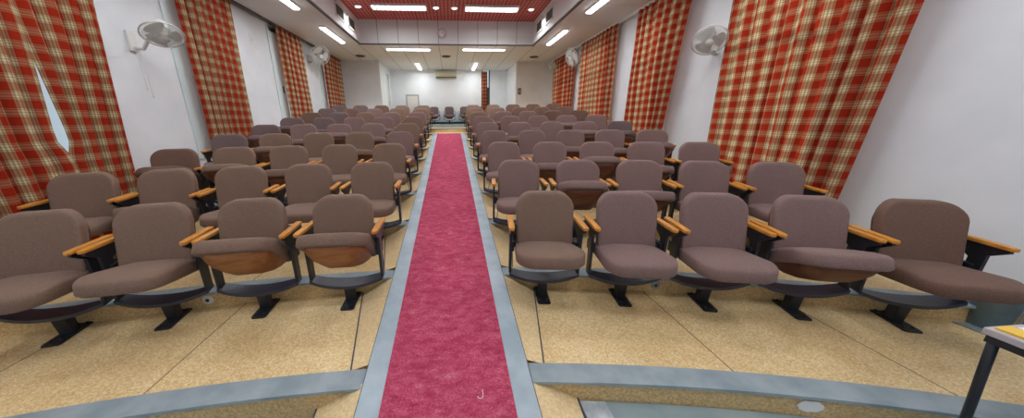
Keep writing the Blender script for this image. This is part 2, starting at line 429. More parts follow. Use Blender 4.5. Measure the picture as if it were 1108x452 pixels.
# door on the left of the alcove
e = empty('door_1', (-PX-.07, 12.65, BACKZ)); e['kind'] = 'structure'
d = MB(); d.box(-.02,.02,-.28,.28,.0,1.95, bev=.004); d.build('door_panel', M['frame'], e)
d = MB(); d.box(-.07,.07,-.30,-.27,0,1.97); d.box(-.07,.07,.27,.30,0,1.97); d.box(-.07,.07,-.30,.30,1.94,1.97); d.build('door_frame', M['white'], e)
d = MB(); d.tube([(.02,.2,.95),(.06,.2,.95),(.06,.12,.95)], .01, 8); d.build('handle', M['grey'], e)
# narrow window in the back wall
e = empty('window_9', (1.49, YB+.07, BACKZ+.4)); e['kind'] = 'structure'
f = MB(); hh = H-(BACKZ+.4)
f.box(-.13,.13,-.03,.03,.04,1.1)
f.box(-.17,-.13,-.03,.03,0,hh); f.box(.13,.17,-.03,.03,0,hh); f.box(-.13,.13,-.03,.03,0,.04); f.box(-.13,.13,-.03,.03,1.1,1.14); f.build('window_frame', M['green'], e)
g = MB(); g.box(-.135,.135,-.004,.004,.03,hh); g.build('glass', M['glass'], e)

# baseboards
t = MB(); t.box(-PX+.01, PX-.01, YB-.015, YB, BACKZ+.10, BACKZ+.19); struct('baseboard_back', t, M['green'])
t = MB()
for n in range(-1, 9):
    x = WX; y0 = (nose(n, x)+.1 if n >= 0 else YF); y1 = nose(n+1, x); z = n*RI
    t.box(WX-.015, WX, y0, y1, z-.01, z+.10)
struct('baseboard_right', t, M['dark'])
# slate strip on the floor along the right wall
t = MB()
t.prism([(WX-.30, nose(0, WX)+.16), (WX, nose(0, WX)+.16), (WX, nose(1, WX)-.0), (WX-.30, nose(1, WX-.3)-.0)], 2, -.01, -.004)
struct('trim_25', t, M['slate'])

# ------------------------------------------------------------------ ceilings
t = MB(); t.box(-WX-.1, -RX, YF, RY1, H, H+.05); t.box(RX, WX+.1, YF, RY1, H, H+.05); t.box(-RX, RX, YF, RY0, H, H+.05)
struct('ceiling', t, M['ceil_side'])
t = MB(); t.box(-WX-.1, WX+.1, RY1, YB+.1, H, H+.05); struct('ceiling.001', t, M['ceil_back'])
t = MB(); t.box(-RX-.05, RX+.05, RY0-.05, RY1+.05, RH, RH+.05); struct('ceiling.002', t, M['red_ceiling'])
t = MB(); t.box(-RX, RX, RY1, RY1+.05, H+.05, RH); struct('wall_recess_back', t, M['panel'])
t = MB(); t.box(-RX-.05, -RX, RY0, RY1+.05, H+.05, RH); struct('wall_recess_left', t, M['wall_far'])
t = MB(); t.box(RX, RX+.05, RY0, RY1+.05, H+.05, RH); struct('wall_recess_right', t, M['wall_far'])
t = MB(); t.box(-RX, RX, RY0-.05, RY0, H+.05, RH); struct('wall_recess_front', t, M['panel'])
t = MB()
t.box(-RX-.03, -RX+.012, RY0, RY1+.03, H-.012, H+.02); t.box(RX-.012, RX+.03, RY0, RY1+.03, H-.012, H+.02); t.box(-RX, RX, RY1-.012, RY1+.03, H-.012, H+.02)
struct('trim_26', t, M['dark'])
for sg, n in ((-1, 27), (1, 28)):    # curtain track at the top of the wall
    t = MB(); a, b = sorted((sg*(WX-.13), sg*(WX-.06))); t.box(a, b, .6, 11.3, H-.035, H)
    struct('trim_%d' % n, t, M['dark'] if sg < 0 else M['white'])
# roof slab, so that the room is closed above the ceilings
t = MB(); t.box(-WX-TH_, WX+TH_, YF-.15, YB+.2, RH+.1, RH+.25); struct('ceiling.003', t, M['white'])

# ------------------------------------------------------------------ curtains
PER = .135; PERU = .15
def curtain(label, sg, ya, yb, zb, zt=3.295, seed=0, amp=.068, nf=None, x0=WX-.11, group=None, ga=None, gb=None):
    """ya(z01), yb(z01): near and far edge as functions of height 0..1"""
    rnd = random.Random(seed)
    wid = abs(yb(.5)-ya(.5)); nf = nf or max(3, round(wid/.165))
    NU = nf*14; NV = 28; ph = [rnd.uniform(-.35,.35) for _ in range(nf+2)]; am = [rnd.uniform(.65,1.25) for _ in range(nf+2)]
    b = bmesh.new(); uvl = b.loops.layers.uv.new('UVMap'); grid = []; us = []
    u = 0; prev = None
    for i in range(NU+1):
        s = i/NU; k = s*nf; j = int(k); fr = k-j
        a = am[j]*(1-fr)+am[j+1]*fr; p = ph[j]*(1-fr)+ph[j+1]*fr
        off = amp*a*(2*abs(math.sin(PI*k + p*.5))**.75 - 1)
        off *= min(1, .25 + 6*s, .25 + 6*(1-s)); cur = (s*wid, off)
        if prev: u += math.hypot(cur[0]-prev[0], cur[1]-prev[1])
        prev = cur; us.append(u)
        col = []
        for v in range(NV+1):
            q = v/NV; z = zb + (zt-zb)*q
            A, B = ya(q), yb(q)
            sway = .012*math.sin(3*q*PI+seed) * math.sin(PI*s)
            y = A + (B-A)*s + sway
            if ga: y += .7*ga(q)*(1-s)**5
            if gb: y -= gb(q)*s**9
            am2 = (.75 + .2*(1-q)) if q < .96 else .5
            x = sg*(x0 + off*am2*-1 + .006*math.sin(9*s+5*q+seed))
            col.append(b.verts.new((x, y, z)))
        grid.append(col)
    for i in range(NU):
        for v in range(NV):
            f = b.faces.new((grid[i][v], grid[i+1][v], grid[i+1][v+1], grid[i][v+1])); f.smooth = True
            for l, (ii, vv) in zip(f.loops, ((i,v),(i+1,v),(i+1,v+1),(i,v+1))):
                l[uvl].uv = (us[ii]/PERU + seed*.37, (zb+(zt-zb)*vv/NV)/PER)
    me = bpy.data.meshes.new('curtain'); b.to_mesh(me); b.free(); me.materials.append(M['plaid'])
    o = bpy.data.objects.new('curtain', me); COL.objects.link(o)
    tag(o, label, 'curtain', group); return o
L = lambda bot, top: (lambda q: bot + (top-bot)*q)
gap = lambda q: .085*max(0, min(1, (q-.265)/.06, (.64-q)/.30))
curtain('red plaid curtain at the left edge of the photo, before the pale gap', -1, L(1.30,1.25), (lambda q: 3.175), .22, 3.28, 1, x0=WX-.135, gb=gap)
curtain('red plaid curtain on the left wall between the pale gap and the near fan', -1, (lambda q: 3.155), L(3.66,3.92), .22, 3.28, 2, x0=WX-.10, ga=gap)
curtain('red plaid curtain on the left wall just beyond the nearest left wall fan', -1, L(4.92,4.90), L(6.02,6.06), .94, 3.30, 3)
curtain('red plaid curtain on the left wall just before the far left wall fan', -1, L(7.44,7.41), L(8.62,8.50), 1.2, 3.30, 4)
curtain('farthest red plaid curtain on the left wall, in the corner behind the far fan', -1, L(9.78,9.80), L(11.25,11.27), 1.5, 3.30, 5)
curtain('wide red plaid curtain nearest the bare wall at the right edge', 1, L(2.44,2.22), (lambda q: 3.185-.02*math.sin(PI*min(1,q*2.2))), .25, 3.28, 6, x0=WX-.17)
curtain('red plaid curtain on the right wall just before the nearest right wall fan', 1, L(3.19,3.19), L(4.04,4.12), .25, 3.28, 7, x0=WX-.11)
curtain('red plaid curtain on the right wall just beyond the nearest right wall fan', 1, L(5.02,4.72), (lambda q: 5.58-.02*math.sin(PI*min(1, q*2.5))), .7, 3.30, 8, x0=WX-.17)
curtain('red plaid curtain on the right wall, second panel beyond the nearest right fan', 1, L(5.585,5.585), L(6.26,6.20), .7, 3.30, 9, x0=WX-.11)
curtain('red plaid curtain in the wide third window from the front on the right wall', 1, L(6.86,6.90), L(8.76,8.78), 1.05, 3.30, 10)
curtain('farthest red plaid curtain on the right wall, in the corner by the far fan', 1, L(9.22,9.20), L(11.0,11.06), 1.4, 3.30, 11)
# narrow curtain on the back wall
def back_curtain():
    b = bmesh.new(); uvl = b.loops.layers.uv.new('UVMap'); g = []
    NU, NV = 30, 16
    for i in range(NU+1):
        s = i/NU; g.append([b.verts.new((1.30+.24*s, YB-.07+.03*math.sin(s*2*PI*3), BACKZ+.15+(3.28-BACKZ-.15)*v/NV)) for v in range(NV+1)])
    for i in range(NU):
        for v in range(NV):
            f = b.faces.new((g[i][v], g[i+1][v], g[i+1][v+1], g[i][v+1])); f.smooth = True
            for l, (ii, vv) in zip(f.loops, ((i,v),(i+1,v),(i+1,v+1),(i,v+1))): l[uvl].uv = (ii/NU*2.6, vv/NV*2.0/PER)
    me = bpy.data.meshes.new('curtain'); b.to_mesh(me); b.free(); me.materials.append(M['plaid'])
    o = bpy.data.objects.new('curtain', me); COL.objects.link(o)
    tag(o, 'narrow red plaid curtain hanging on the far back wall', 'curtain')
back_curtain()

# ------------------------------------------------------------------ chairs
def rounded_outline(wt, wb, h, rt, rb, n=7):
    """outline in (u, v): v 0..h ; widths at top and bottom, corner radii"""
    pts = []
    def corner(cx, cy, r, a0, a1, ry=None):
        for i in range(n+1):
            a = a0 + (a1-a0)*i/n; pts.append((cx + r*math.cos(a), cy + (ry or r)*math.sin(a)))
    corner(wb/2-rb, rb, rb, -PI/2, 0)
    corner(wt/2-rt, h-rt, rt, 0, PI/2)
    corner(-wt/2+rt, h-rt, rt, PI/2, PI)
    corner(-wb/2+rb, rb, rb, PI, 3*PI/2)
    return pts
def cushion(pts, rings, fn, m=0, b=None):
    """rings: list of (inset, depth); fn(u, v, d)->xyz"""
    b = b or bmesh.new()
    us = [p[0] for p in pts]; vs = [p[1] for p in pts]
    cu, cv = (max(us)+min(us))/2, (max(vs)+min(vs))/2; hu, hv = (max(us)-min(us))/2, (max(vs)-min(vs))/2
    R = []
    for ins, d in rings:
        R.append([b.verts.new(fn(cu+(p[0]-cu)*(hu-ins)/hu, cv+(p[1]-cv)*(hv-ins)/hv, d)) for p in pts])
    N = len(pts)
    for A, B in zip(R, R[1:]):
        for k in range(N):
            f = b.faces.new((A[k], A[(k+1) % N], B[(k+1) % N], B[k])); f.smooth = True; f.material_index = m
    for ring, d in ((R[0], rings[0][1]), (R[-1], rings[-1][1])):
        c = b.verts.new(fn(cu, cv, d))
        for k in range(N):
            f = b.faces.new((ring[k], ring[(k+1) % N], c)); f.smooth = True; f.material_index = m
    return b
def mb_from(b): m = MB(); m.b.free(); m.b = b; return m
def inset_rings(t, e=.014, n=4):
    r = []
    for i in range(n): a = PI/2*i/(n-1); r.append((e*(1-math.sin(a)) , -t/2*1 + t/2*0 - 0 + 0))
    return r
HY, HZ = .085, .405           # seat hinge
LEAN = math.radians(13)
def make_chair():
    root = empty('auditorium_chair', (0, 0, 0))
    # backrest: faces -y, leaning back
    out = rounded_outline(.425, .42, .43, .108, .045)
    def fb(u, v, d):
        curve = -.9*u*u                       # edges wrap forward
        y = .065 + v*math.sin(LEAN) + d + curve; z = .405 + v*math.cos(LEAN) + .006*(1-(u/.21)**2)*max(0, v/.42)
        wide = 1 + .035*math.sin(PI*min(1, v/.415))
        return (u*wide, y, z)
    T = .085
    rings = [(.05, T*.42), (.010, T*.38), (0, T*.25), (0, -T*.26), (.004, -T*.38), (.014, -T*.46), (.03, -T*.50), (.12, -T*.56)]
    mb_from(cushion(out, rings, fb)).build('backrest', M['mauve'], root)
    b2 = cushion(rounded_outline(.40, .39, .38, .12, .05), [(.01, T*.56), (0, T*.54), (0, T*.40), (.01, T*.38)], lambda u, v, d: fb(u, v+.015, d))
    mb_from(b2).build('back_shell', M['ply'], root)
    # seat: origin on the hinge, runs forward (-y)
    out = rounded_outline(.475, .44, .465, .125, .03)
    def fs(u, v, d):
        drop = -.10*max(0, v-.30)**2/.16*1.2 ; hump = .018*math.sin(PI*min(1, v/.42))
        return (u, -v + .03, d + drop + (hump if d > .02 else 0) - .15*u*u*(1 if d > 0 else 0))
    rings = [(.05, -.046), (.012, -.044), (0, -.030), (0, .028), (.004, .038), (.012, .045), (.04, .049), (.12, .052)]
    seat = mb_from(cushion(out, rings, fs)).build('seat', M['mauve'], root)
    seat.location = (0, HY, HZ-.02)
    b3 = cushion(rounded_outline(.45, .42, .43, .12, .04), [(.18, -.150), (.13, -.143), (.080, -.118), (.045, -.085), (.022, -.052), (.022, -.03)], lambda u, v, d: fs(u, v+.01, d))
    mb_from(b3).build('seat_shell', M['ply'], seat)
    # arms
    for s in (-1, 1):
        x = s*.262
        sf = MB()
        sf.prism([(.20,.600),(-.115,.600),(-.12,.585),(-.035,.535),(-.03,.215),(.035,.215),(.045,.50),(.12,.545),(.20,.565)], 0, x-.010, x+.010, bev=.003)
        sf.box(x-.016-.012*s, x+.016-.012*s, -.01, .10, .385, .465, bev=.006)
        sf.lathe([(0,.0),(.024,0),(.024,.03),(0,.03)], Matrix.Translation((x-.028*s-.015, .05, .425)) @ Matrix.Rotation(PI/2, 4, 'Y'), 12)
        sf.build('side_frame', M['black'], root)
        ar = MB()
        ar.prism([(x-.021,.19),(x+.021,.19),(x+.023,-.06),(x+.020,-.12),(x+.010,-.135),(x-.010,-.135),(x-.020,-.12),(x-.023,-.06)], 2, .600, .624, bev=.006)
        ar.build('armrest', M['wood'], root)
    # crossbar: a shallow bowed channel joining the side frames
    cb = MB(); prs = []
    for i in range(13):
        q = -1 + 2*i/12; x = q*.268; z = .170 + .045*abs(q)**2.2; y = -.0 - .012*(1-q*q); hw = .045 + .02*(1-q*q)
        prs.append([cb.b.verts.new(p) for p in ((x,y-hw,z+.004),(x,y+hw,z+.010),(x,y+hw,z-.014),(x,y-hw,z-.020))])
    for A, B in zip(prs, prs[1:]):
        for k in range(4): cb.b.faces.new((A[k], A[(k+1)%4], B[(k+1)%4], B[k]))
    cb.b.faces.new(prs[0]); cb.b.faces.new(prs[-1][::-1])
    cb.build('crossbar', M['beam'], root)
    pd = MB(); pd.prism([(-.038,.160),(.034,.165),(.044,.012),(-.018,.012)], 0, -.034, .034, bev=.004)
    pd.build('pedestal', M['black'], root)
    fp = MB(); fp.prism([(-.050,.13),(.050,.13),(.050,-.115),(.040,-.13),(-.040,-.13),(-.050,-.115)], 2, 0.0, .012, bev=.003)
    for yy in (-.085, .10):
        for xx in (-.025, .025): fp.lathe([(0,.012),(.009,.012),(.009,.019),(0,.020)], Matrix.Translation((xx, yy, 0)), 8)
    fp.build('foot_plate', M['black'], root)
    return root

proto = make_chair()
def base(n): return n.split('.')[0]
CX_ = {'L': [-.83, -1.45, -2.045, -2.625, -3.187], 'R': [.69, 1.295, 1.885, 2.455, 3.02]}
ORD = ['first', 'second', 'third', 'fourth', 'fifth', 'sixth', 'seventh', 'eighth', 'ninth']
# seat tip angles in degrees (0 = down), one string per row: a = down, b = half raised, c = raised, s = slightly
SEATS = {('L',1): 'ccsa', ('R',1): 'saaba', ('L',2): 'aaaba', ('R',2): 'acbaa', ('L',3): 'aabcc', ('R',3): 'abcbb',
         ('L',4): 'abaca', ('R',4): 'aabbc', ('L',5): 'abcbc', ('R',5): 'abacc', ('L',6): 'ababc', ('R',6): 'aabca',
         ('L',7): 'aabab', ('R',7): 'ababa', ('L',8): 'aaaaa', ('R',8): 'aaaaa', ('L',9): 'aaaaa', ('R',9): 'aaaaa'}
FAB = {('L',1): 'tttt', ('R',1): 'tmmmr', ('L',2): 'ttttt', ('R',2): 'mmmmm', ('L',3): 'ttttr', ('R',3): 'mmmmm',
       ('L',4): 'mtttp', ('R',4): 'mmmmm', ('L',5): 'tmmmp', ('R',5): 'mmmmp', ('L',6): 'tmmpp', ('R',6): 'mmmmm',
       ('L',7): 'mmtpr', ('R',7): 'tmmrr', ('L',8): 'ttmrp', ('R',8): 'ttrrr', ('L',9): 'ttrpp', ('R',9): 'ttrrr'}
ANG = {'a': 5, 's': 12, 'b': 24, 'c': 37}
MATS = {'t': M['taupe'], 'm': M['mauve'], 'r': M['rust'], 'p': M['plum']}
NAMES = {'t': 'taupe brown', 'm': 'mauve brown', 'r': 'reddish brown', 'p': 'dark plum grey'}
meshes = {}
def colored(o, key):
    k = (o.data.name, key)
    if k not in meshes:
        me = o.data.copy(); me.materials.clear(); me.materials.append(MATS[key]); meshes[k] = me
    return meshes[k]
def shell_light(o):
    if 'shell' not in meshes:
        me = o.data.copy(); me.materials.clear(); me.materials.append(M['plylight']); meshes['shell'] = me
    return meshes['shell']
rnd = random.Random(3)
for n in range(1, 10):
    for side in 'LR':
        ss = SEATS[(side, n)]; ff = FAB[(side, n)]
        for i, x in enumerate(CX_[side][:len(ss)]):
            c = copy_tree(proto)
            y = 2.156 + P*(n-1) + arc(x)
            slope = -.05 - .10*x
            c.location = (x, y, RI*(n-1) - LIP + .0005); c.rotation_euler = (0, 0, math.atan(slope) + rnd.uniform(-.015, .015))
            ang = ANG[ss[i]] + (2 if n > 1 and ss[i] in 'bc' else 0)
            for ch in c.children:
                b_ = base(ch.name)
                if b_ == 'backrest': ch.data = colored(proto_parts['backrest'], ff[i]) if False else colored(ch, ff[i])
                if b_ == 'seat':
                    if side == 'L' and n == 1:
                        for g_ in ch.children: g_.data = shell_light(g_)
                    if ang < 15:
                        for g_ in ch.children: g_.scale = (.97, .95, .45)
                    ch.data = colored(ch, ff[i]); ch.rotation_euler = (-math.radians(ang + rnd.uniform(-1.5, 1.5)), 0, 0)
            state = 'seat raised' if ang > 15 else 'seat down'
            sd_ = 'left' if side == 'L' else 'right'
            pos = ('beside aisle' if i == 0 else '%s from the aisle' % ORD[i])
            row = 'front row' if n == 1 else ('ninth row' if n == 9 else '%s row' % ORD[n-1])
            tag(c, '%s chair %s, %s, %s of carpet, %s' % (NAMES[ff[i]], pos, row, sd_, state), 'chair', 'upholstered chairs in curved tiers')
# remove the prototype
def drop(o):
    for ch in list(o.children): drop(ch)
    bpy.data.objects.remove(o)
# row of chairs against the back wall
wn = ['leftmost', 'second from the left', 'third from the left', 'seen whole straight up the aisle', 'first one right of the aisle', 'rightmost']
for k, x in enumerate((-1.90, -1.28, -.66, -.045, .575, 1.15)):
    c = copy_tree(proto); c.location = (x, 12.9, BACKZ+.105); c.scale = (.84, .84, .82)
    for ch in c.children:
        if base(ch.name) in ('backrest', 'seat'): ch.data = colored(ch, 'p')
    tag(c, 'dark chair against the far back wall, %s' % wn[k], 'chair', 'dark chairs along the back wall')
drop(proto)

# ------------------------------------------------------------------ ceiling lights
def tube_light(x, y0, y1, label, along='y', z=H, group='surface fluorescent battens on the lower ceiling'):
    L_ = abs(y1-y0)
    e = empty('fluorescent_light', ((x, (y0+y1)/2, z) if along == 'y' else ((y0+y1)/2, x, z)), 0 if along == 'y' else PI/2)
    b = MB(); b.box(-.065,.065,-L_/2,L_/2,-.03,0, bev=.004); b.build('housing', M['white'], e)
    d = MB(); d.box(-.055,.055,-L_/2+.02,L_/2-.02,-.055,-.0305, bev=.010); d.build('diffuser', M['lit'], e)
    a = bpy.data.lights.new('tube_glow', 'AREA'); a.shape = 'RECTANGLE'; a.size = .1; a.size_y = L_-.05; a.energy = TUBE_W; a.color = (.95,.98,1)
    ao = bpy.data.objects.new('tube_glow', a); COL.objects.link(ao); ao.parent = e; ao.location = (0,0,-.06)
    if label: tag(e, label, 'ceiling light', group)
    return e
tube_light(-2.67, 7.47, 8.80, 'lit fluorescent batten on the left lower ceiling, the one seen whole')
tube_light(2.67, 7.47, 8.80, 'lit fluorescent batten on the right lower ceiling, the one seen whole')
tube_light(-2.67, 5.05, 6.40, 'lit fluorescent batten cut by the top edge, left ceiling')
tube_light(2.67, 5.0, 6.34, 'lit fluorescent batten cut by the top edge, right ceiling')
for s, w_ in ((-1, 'left'), (1, 'right')):  # battens out of view, added to light the room from above and behind
    tube_light(s*2.67, 2.65, 4.0, 'added unseen fluorescent batten above the nearest %s curtains' % w_)
    tube_light(s*2.67, .25, 1.6, 'added unseen fluorescent batten straight above the %s end of the stage' % w_)
    tube_light(s*2.67, -2.2, -.85, 'added unseen fluorescent batten on the %s ceiling, over the back of the stage' % w_)
tube_light(9.50, -1.74, -.50, 'lit fluorescent batten under the white fascia, left of the clock', 'x')
tube_light(9.45, .39, 1.63, 'lit fluorescent batten under the white fascia, right of the clock', 'x')
tube_light(-1.11, 11.6, 12.95, 'lit fluorescent batten near the back wall, left of the air conditioner')
tube_light(.95, 11.5, 12.95, 'lit fluorescent batten near the back wall, right of the air conditioner')
def troffer(x0, x1, y, label):
    L_ = x1-x0; e = empty('recessed_light', ((x0+x1)/2, y, RH))
    b = MB()
    b.box(-L_/2,L_/2,-.155,-.14,-.05,0); b.box(-L_/2,L_/2,.14,.155,-.05,0); b.box(-L_/2,-L_/2+.015,-.14,.14,-.05,0); b.box(L_/2-.015,L_/2,-.14,.14,-.05,0); b.box(-L_/2,L_/2,-.14,.14,-.006,-.001)
    b.build('housing', M['white'], e)
    for yy in (-.07, .07):
        d = MB(); d.tube([(-L_/2+.03,yy,-.022),(L_/2-.03,yy,-.022)], .014, 10); d.build('tube', M['lit'], e)
    g = MB(); n = int(L_/.11)
    for i in range(1, n): x = -L_/2 + L_*i/n; g.box(x-.011,x+.011,-.138,.138,-.062,-.038)
    g.box(-L_/2+.016,L_/2-.016,-.006,.006,-.0622,-.038); g.build('louvre', M['plastic'], e)
    for yy in (-.07, .07):
        a = bpy.data.lights.new('tube_glow', 'AREA'); a.shape = 'RECTANGLE'; a.size = L_-.06; a.size_y = .02; a.energy = TROF_W/2; a.color = (.96,.98,1)
        ao = bpy.data.objects.new('tube_glow', a); COL.objects.link(ao); ao.parent = e; ao.location = (0,yy,-.0365)
    tag(e, label, 'ceiling light', 'louvred lights in the red ceiling')
troffer(-1.73, -.48, 8.06, 'louvred light in the red ceiling, left of the clock')
troffer(.41, 1.68, 8.06, 'louvred light in the red ceiling, right of the clock')
for i, yy in enumerate((5.6, 3.1, .6, -1.3)):  # unseen repeats of the louvred lights, added for illumination
    w_ = ['over the middle rows', 'over the second and third rows', 'over the front of the stage', 'over the back of the stage'][i]
    troffer(-1.73, -.48, yy, 'added unseen louvred light in the red ceiling %s, left of the aisle' % w_)
    troffer(.41, 1.68, yy, 'added unseen louvred light in the red ceiling %s, right of the aisle' % w_)
for x, w_ in ((-2.04, 'in the left corner'), (-.26, 'just left of the clock'), (.17, 'just right of the clock'), (2.0, 'in the right corner')):
    e = empty('downlight', (x, 8.12, RH)); b = MB()
    b.lathe([(.058,-.001),(.085,-.001),(.085,-.014),(.062,-.018),(.058,-.010),(.058,-.001)], n=20); b.build('trim_ring', M['white'], e)
    b = MB(); b.lathe([(0,-.004),(.057,-.004),(.050,-.022),(.025,-.032),(0,-.034)], n=20); b.build('bulb', M['lit'], e)
    a = bpy.data.lights.new('downlight_glow', 'SPOT'); a.energy = DOWN_W*4; a.spot_size = 2.2; a.shadow_soft_size = .05
    ao = bpy.data.objects.new('downlight_glow', a); COL.objects.link(ao); ao.parent = e; ao.location = (0,0,-.06)
    tag(e, 'small round lit downlight in the red ceiling %s' % w_, 'ceiling light', 'round downlights in the red ceiling')
# round ceiling vents
for x, w_ in ((-2.73, 'left'), (-.08, 'middle'), (2.75, 'right')):
    e = empty('ceiling_vent', (x, 10.55, H)); b = MB()
    b.lathe([(0,-.03),(.05,-.03),(.06,-.012),(.075,-.03),(.095,-.03),(.105,-.01),(.125,-.022),(.15,-.004),(.15,0)], n=24)
    b.build('diffuser_cone', M['darkvent'], e); tag(e, 'dark round air diffuser, the %s one of three on the back ceiling' % w_, 'vent', 'round ceiling air diffusers')
# wall grilles in the recess
for sg, sn in ((-1, 'left'), (1, 'right')):
    for (a, b_, w_) in ((7.35, 7.90, 'nearer'), (8.15, 8.70, 'farther')):
        e = empty('wall_grille', (sg*RX, (a+b_)/2, 3.64), 0 if sg < 0 else PI)
        hw = (b_-a)/2; b = MB()
        b.box(0,.018,-hw,-hw+.035,-.14,.14); b.box(0,.018,hw-.035,hw,-.14,.14); b.box(0,.018,-hw,hw,-.14,-.105); b.box(0,.018,-hw,hw,.105,.14); b.build('frame', M['white'], e)
        b = MB(); b.box(.001,.004,-hw+.03,hw-.03,-.11,.11)
        for k in range(8): z = -.10+.0265*k; b.box(.004,.013,-hw+.03,hw-.03,z,z+.008)
        b.build('slats', M['darkvent'], e); tag(e, '%s dark air grille high on the %s side of the ceiling recess' % (w_, sn), 'vent', 'air grilles in the ceiling recess')

# ------------------------------------------------------------------ clock, air conditioner, panel, switches
e = empty('wall_clock', (-.164, RY1, 3.605)); R_ = Matrix.Rotation(PI/2, 4, 'X')
b = MB(); b.lathe([(.0,.012),(.098,.012),(.103,.026),(.118,.022),(.120,0),(0,0)], R_, 32); b.build('case', M['clockrim'], e)
b = MB(); b.lathe([(0,.0135),(.095,.0135),(.095,.012),(0,.012)], R_, 32); b.build('dial', M['white'], e)
b = MB(); b.box(-.007,.007,-.018,-.016,-.01,.06); b.prism([(0,-.004),(.038,.024),(.036,.03),(-.006,.004)], 1, -.020, -.018)
for k in range(12):
    a = 2*PI*k/12; b.prism([(math.cos(a)*.080-.003, math.sin(a)*.080-.003),(math.cos(a)*.080+.003, math.sin(a)*.080-.003),(math.cos(a)*.080+.003, math.sin(a)*.080+.003),(math.cos(a)*.080-.003, math.sin(a)*.080+.003)], 1, -.0145, -.0136)
b.build('hands', M['grey'], e); tag(e, 'round pale wall clock on the white fascia panel below the red ceiling', 'clock')
e = empty('air_conditioner', (-.13, YB, 3.02)); b = MB()
b.prism([(0,.0),(-.17,.03),(-.20,.09),(-.20,.20),(-.17,.24),(0,.25)], 0, -.42, .42, bev=.006); b.build('casing', M['cream'], e)
b = MB(); b.box(-.39,.39,-.19,-.10,.012,.045); b.build('outlet_louvre', M['darkvent'], e)
tag(e, 'cream split air conditioner high on the far back wall', 'air conditioner')
e = empty('access_panel', (-1.53, YB, 2.17)); b = MB()
b.box(-.26,-.22,-.03,0,-.5,.24); b.box(.22,.26,-.03,0,-.5,.24); b.box(-.22,.22,-.03,0,.20,.24); b.build('frame', M['grey'], e)
b = MB(); b.box(-.22,.22,-.02,0,-.5,.20); b.build('panel', M['wall_warm'], e)
tag(e, 'pale grey framed hatch door low on the left of the far back wall', 'hatch')
def plate(name, loc, rz, w_, h_, m1, m2, label, cat, t_=.02):
    e = empty(name, loc, rz); b = MB(); b.box(-w_/2,w_/2,-t_,0,-h_/2,h_/2, bev=.003); b.build('face_plate', m1, e)
    b = MB(); b.box(-w_*.28,w_*.28,-t_-.006,-t_,-h_*.28,h_*.28, bev=.002); b.build('rocker', m2, e); tag(e, label, cat); return e
plate('wall_switch', (-WX, 7.483, 2.06), PI/2, .06, .15, M['dark'], M['black'], 'small dark switch on the left wall by the window strip', 'switch')
plate('wall_switch', (2.48, YP, 2.36), 0, .10, .20, M['dark'], M['grey'], 'dark switch box under a thin conduit on the right back wall', 'switch', .04)
b = MB(); b.box(2.475,2.487,YP-.012,YP,2.46,H); o = b.build('conduit', M['wall_warm']); tag(o, 'thin vertical conduit above the dark switch box', 'conduit')
plate('junction_plate', (-WX, 6.72, 2.85), PI/2, .22, .22, M['wall'], M['wall'], 'faint square cover plate high on the left wall', 'cover plate', .004)
# sockets in the risers
def riser_face(n, x): return nose(n, x) + .02
for (x, n, m1, lab) in ((.735, 1, M['cream'], 'white socket box in the step behind the right front aisle chair'),):
    plate('floor_socket', (x, riser_face(n, x), n*RI-.075), math.atan(-.05-.1*x), .075, .075, M['white'], M['grey'], lab, 'socket', .012)
for (x, n, lab) in ((-1.90, 1, 'round taped cable hole in the first step, left side'), (1.62, 1, 'round cable hole cover in the first step, right side')):
    e = empty('cable_hole', (x, riser_face(n, x), n*RI-.075), math.atan(-.05-.1*x)); b = MB()
    b.lathe([(0,.010),(.012,.010),(.016,.004),(.034,.004),(.038,0),(0,0)], R_, 18); b.build('cover', M['white'] if x < 0 else M['grey'], e)
    b = MB(); b.lathe([(0,.012),(.013,.012),(.013,.009),(0,.009)], R_, 12); b.build('hole', M['black'], e); tag(e, lab, 'cable hole')
# white plaster patch on the first riser, right
b = MB(); N_ = 18; x = 1.80
cx_, cz_ = x, -.080
b.b.faces.new([b.b.verts.new((cx_+.058*math.cos(2*PI*k/N_)*(1+.08*math.sin(3*k)), riser_face(0, cx_+.058*math.cos(2*PI*k/N_))-.004, cz_+.036*math.sin(2*PI*k/N_)*(1+.1*math.cos(2*k)))) for k in range(N_)])
o = b.build('plaster_patch', M['white']); o.modifiers.new('thickness', 'SOLIDIFY').thickness = .004
tag(o, 'white oval plaster patch on the lowest step riser at right', 'patch')

